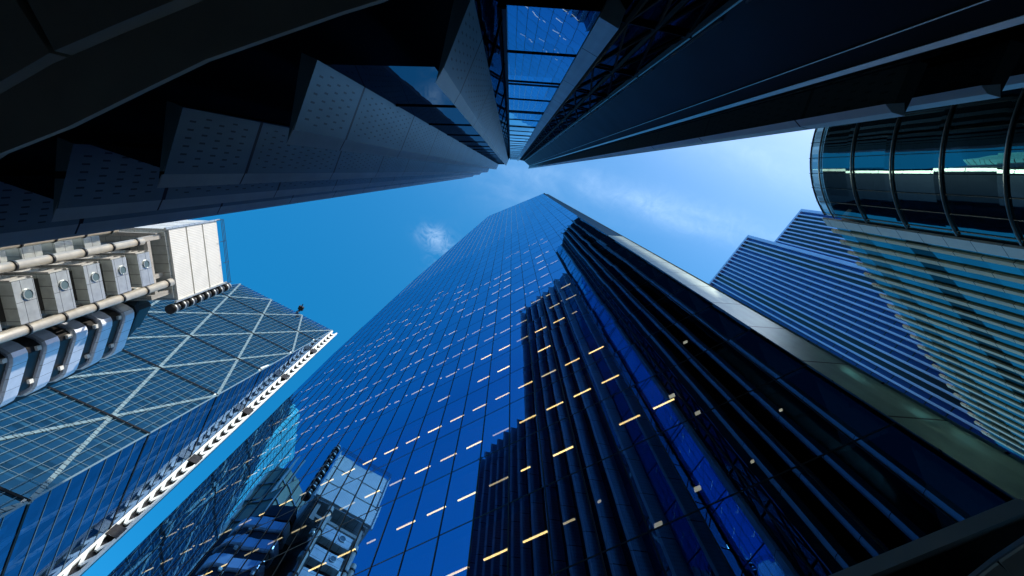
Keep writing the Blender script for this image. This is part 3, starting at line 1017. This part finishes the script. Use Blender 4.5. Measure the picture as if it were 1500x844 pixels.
for i, (ha, hb) in enumerate(zip(LV, LV[1:])):
    st = 0 if i % 2 == 0 else 7
    for k in range(-1, 4):
        for sa_, sb_ in ((st + 14 * k, st + 14 * k + 7), (st + 14 * k + 14, st + 14 * k + 7)):
            # a brace from level ha at sa_ to level hb at sb_
            if min(sa_, sb_) < -0.1 or max(sa_, sb_) > WW + 0.1:
                continue
            b = MB()
            b.bar(W(sa_, ha, 0.03), W(sb_, hb, 0.03), 0.62, 0.16, Vector((*FD, 0)))
            b.build('brace', M['dimmed_brace'], wg)
for h in LV[1:]:
    b = MB()
    b.bar(W(-0.1, h, 0.2), W(WW, h, 0.2), 0.42, 0.12)
    b.bar(W(-0.05, h, 0.1), Wb(-0.05, h, 0.2), 0.42, 0.12)
    b.build('level_band', M['black'], wg)
# white bracing seen through the side
b = MB()
for i, (ha, hb) in enumerate(zip(LV, LV[1:])):
    for n_ in range(1, 6):
        s0 = 7.0 * (n_ - 1)
        d0, d1 = WK * (WH - ha), WK * (WH - hb)
        if s0 + 7 <= d1 + 0.5:
            pa = P(C0 + FD * 0.45 + SLD * (s0 if s0 <= d0 else d0), ha if s0 <= d0 else ha)
            b.bar(P(C0 + FD * 0.45 + SLD * min(s0, d0), ha), P(C0 + FD * 0.45 + SLD * (s0 + 7), hb), 0.6, 0.35, Vector((*SLD, 0)))
            b.bar(P(C0 + FD * 0.45 + SLD * min(s0 + 7, d0), ha), P(C0 + FD * 0.45 + SLD * s0, hb), 0.6, 0.35, Vector((*SLD, 0)))
b.build('side_brace', M['brace'], wg)
# ladder frame down the back corner
OUT = -FD
r0, r1 = C0 + OUT * 0.3, C0 + OUT * 2.3
b = MB()
for r_ in (r0, r1):
    b.bar(P(tuple(r_), -EYE), P(tuple(r_), WH - 1), 0.5, 0.6, Vector((*FD, 0)))
ldr = b.build('ladder_frame', M['brace'], wg)
b = MB()
k = 0
h = WH - 2
while h > 20:
    mid = (r0 + r1) / 2
    b.bar(P(tuple(r0), h), P(tuple(mid), h - fh * 0.75), 0.55, 0.4, Vector((*FD, 0)))
    b.bar(P(tuple(mid), h - fh * 0.75), P(tuple(r1), h), 0.55, 0.4, Vector((*FD, 0)))
    h -= fh
b.build('chevron', M['brace'], ldr)
b = MB()
h = WH - 2 - fh * 0.4
b.prism([tuple(r0 + SLD * -0.5), tuple(r1 + SLD * -0.5), tuple(r1 + SLD * -1.6), tuple(r0 + SLD * -1.6)], -EYE, WH - 3)
for h in LV[1:]:
    b.obox(P(tuple((r0 + r1) / 2), h), Vector((*(FD * 1.1), 0)), Vector((*(SLD * 0.45), 0)), (0, 0, 1.3))
b.build('lift_shaft', M['dark_steel'], ldr)
b = MB()
cb = W(16.5, WH)
b.bar(cb, cb + Vector((0, 0, 3.0)), 0.7, 0.7)
b.obox(cb + Vector((SLD.x * 1.0, SLD.y * 1.0, 3.4)), Vector((0.9, 0.5, 0)), Vector((-0.4, 0.75, 0)), (0, 0, 0.6))
b.bar(cb + Vector((0, 0, 2.8)), cb + Vector((SLD.x * 3, SLD.y * 3, 3.6)), 0.35, 0.35)
b.build('roof_crane', M['dark_steel'], wg)

# ------------------------------------------------------------------ curved glass building with vertical stone fins (right)
cg = thing('curved_glass_building', 'rounded dark glass building with metal rings and a saw-toothed side of pale vertical fins', 'office building', (42, 8))
CC, CR = Vector((37.25, -2.0)), 9.7
TOPH = 46.9
ANG = [R(a) for a in range(141, 300, 4)]


def cyl(a, r=CR):
    return (CC.x + r * math.cos(a), CC.y + r * math.sin(a))


b = MB()
u = 0
for a0, a1 in zip(ANG, ANG[1:]):
    L = CR * (a1 - a0)
    p0, p1 = cyl(a0), cyl(a1)
    b.face([P(p0, -EYE), P(p0, 45.3), P(p1, 45.3), P(p1, -EYE)], [(u, 0), (u, 45.3), (u + L, 45.3), (u + L, 0)], smooth=True)
    u += L
b.build('curved_glazing', M['cyl_glass'], cg)
b = MB()
for a0, a1 in zip(ANG, ANG[1:]):
    p0, p1 = cyl(a0, CR - 0.15), cyl(a1, CR - 0.15)
    b.face([P(p0, 45.25), P(p0, TOPH), P(p1, TOPH), P(p1, 45.25)], smooth=True)
b.build('glass_parapet', M['fin_glass'], cg)
b = MB()
poly = [cyl(a, CR - 1.2) for a in ANG]
b.prism(poly + [(46, -10.5), (46, 6)], -EYE, 45.0)
b.build('core_wall', M['interior'], cg)
b = MB()
for i in range(11):
    h = 45.3 - 4.2 * i - 0.35
    b.prism([cyl(a, CR - 0.12) for a in ANG], h - 0.25, h + 0.2)
b.build('floor_slab', M['slab'], cg)
for i in range(10):
    h = 45.3 - 4.25 * i
    b = MB()
    for a0, a1 in zip(ANG, ANG[1:]):
        b.tube(P(cyl(a0, CR + 0.10), h), P(cyl(a1, CR + 0.10), h), 0.075, 8, caps=False)
    b.build('ring_rail', M['ring'], cg)
b = MB()
for k, a in enumerate(range(143, 300, 8)):
    p = cyl(R(a), CR + 0.03)
    b.bar(P(p, -EYE), P(p, TOPH), 0.05, 0.05)
for a0, a1 in zip(ANG, ANG[1:]):
    b.bar(P(cyl(a0, CR - 0.1), TOPH), P(cyl(a1, CR - 0.1), TOPH), 0.12, 0.10)
b.build('mullion', M['dark_steel'], cg)
# finned side: bays step back along the street
f0 = Vector((29.75, 4.25))
fdv = Vector((0.667, 0.745))
fn = Vector((-0.745, 0.667))
NB = 22
for i in range(NB):
    p = f0 + fdv * (1.42 * i)
    q = f0 + fdv * (1.42 * (i + 1))
    dp = 0.2
    b = MB()
    top = TOPH + (0.0 if i else 0.1)
    wd = (0.30 + 0.16 * ((i * 37) % 11) / 11) if i else 0.95
    b.prism([tuple(p), tuple(p + fdv * wd), tuple(p + fdv * wd + fn * dp), tuple(p + fn * dp)], -EYE, top)
    fin_ = b.build('stone_fin', M['fin'] if i else M['lit_white_stone'], cg)
    b = MB()
    a = p + fdv * wd + fn * (0.06 + 0.10 * ((i * 5) % 7) / 7)
    c = q + fn * 0.05
    b.wall(tuple(a), tuple(c), -EYE, TOPH - 0.9)
    b.build('fin_window', M['fin_glass'], cg)
b = MB()
e = f0 + fdv * 1.42 * NB
b.prism([tuple(f0 - fn * 0.6), tuple(e - fn * 0.6), tuple(e - fn * 20), (46, -6), (40, -2)], -EYE, TOPH - 1.2)
b.build('massing', M['interior'], cg)

# ------------------------------------------------------------------ two deep blue ribbed blocks far behind it
RB = Vector((-0.57, 0.822))
IN_ = Vector((0.822, 0.57))


def ribbed(label, p1, width, top, depth, seed, dark):
    o = thing('blue_ribbed_block', label, 'office block', (p1[0], p1[1]))
    p1 = Vector(p1)
    p2 = p1 + RB * width
    b = MB()
    b.prism([tuple(p1), tuple(p2), tuple(p2 + IN_ * depth), tuple(p1 + IN_ * depth)], -EYE, top)
    b.build('wall', M['blue_panel'], o)
    n = int(width / 1.22)
    for k in range(n + 1):
        b = MB()
        c = p1 + RB * (0.1 + 1.22 * k) - IN_ * 0.3
        w_ = 0.17
        b.bar(P(tuple(c), -EYE), P(tuple(c), top - (0.0 if k % n else 0)), w_ * 2, 0.6, Vector((*RB, 0)))
        b.build('rib', M['blue_fin'], o)
        if k in dark and k < n:
            b = MB()
            a = p1 + RB * (0.1 + 1.22 * k + w_) - IN_ * 0.05
            c = p1 + RB * (0.1 + 1.22 * (k + 1) - w_) - IN_ * 0.05
            b.prism([tuple(a), tuple(c), tuple(c + IN_ * 0.04), tuple(a + IN_ * 0.04)], -EYE, top - 0.4)
            b.build('dark_panel', M['blue_dark'], o)
    b = MB()
    b.bar(P(tuple(p1 - IN_ * 0.35), top), P(tuple(p2 - IN_ * 0.35), top), 0.9, 0.5)
    b.bar(P(tuple(p1 - IN_ * 0.35 - RB * 0.3), top + .45), P(tuple(p1 - IN_ * 0.35 - RB * 0.3), -EYE), 0.5, 0.5, Vector((*RB, 0)))
    b.build('parapet', M['blue_fin'], o)
    return o


ribbed('deep blue ribbed office block beside the pale edge of the tall glass tower', (72.95, 19.75), 24.0, 150, 16, 1, (1, 2, 11, 12))
ribbed('farther blue ribbed block, its top mostly dark, beside the rounded glass building', (88.2, 11.85), 13.0, 150, 18, 2, (1, 2, 3, 4, 5, 6, 7, 8))

# ------------------------------------------------------------------ the glass high-rise that only shows as a reflection in the blue tower
tt = thing('teal_high_rise', 'teal glass high-rise far down the street, seen wavering in the blue tower', 'office tower', S(-190, -60))
b = MB()
TT = [S(-182, -42), S(-190, -20), S(-206, 5), S(-245, 10), S(-260, -82), S(-204, -68)]
b.prism(TT, -EYE, 278)
o = b.build('wall', M['teal_glass'], tt)
b = MB()
n_ = len(TT)
for i in range(n_):
    for k in range(1, 17):
        b.bar(P(TT[i], 16 * k), P(TT[(i + 1) % n_], 16 * k), 0.35, 0.3)
b.build('floor_band', M['wedge_mull'], tt)

ot = thing('olive_tower', 'slim olive grey latticed tower standing before the teal high-rise', 'office tower', S(-118, -38))
b = MB()
b.prism([S(-113, -32), S(-122, -29), S(-130, -42), S(-117, -46)], -EYE, 150, tops=[150, 156, 147, 152])
b.build('wall', M['olive'], ot)
b = MB()
ob = [S(-112.8, -31.8), S(-122.2, -28.8), S(-130.2, -42.2), S(-116.8, -46.2)]
for k in range(1, 19):
    for i in range(4):
        b.bar(P(ob[i], 8 * k), P(ob[(i + 1) % 4], 8 * k), 0.5, 0.4)
for p in ob:
    b.bar(P(p, 0), P(p, 158), 0.7, 0.7)
b.build('lattice_pattern', M['wedge_mull'], ot)
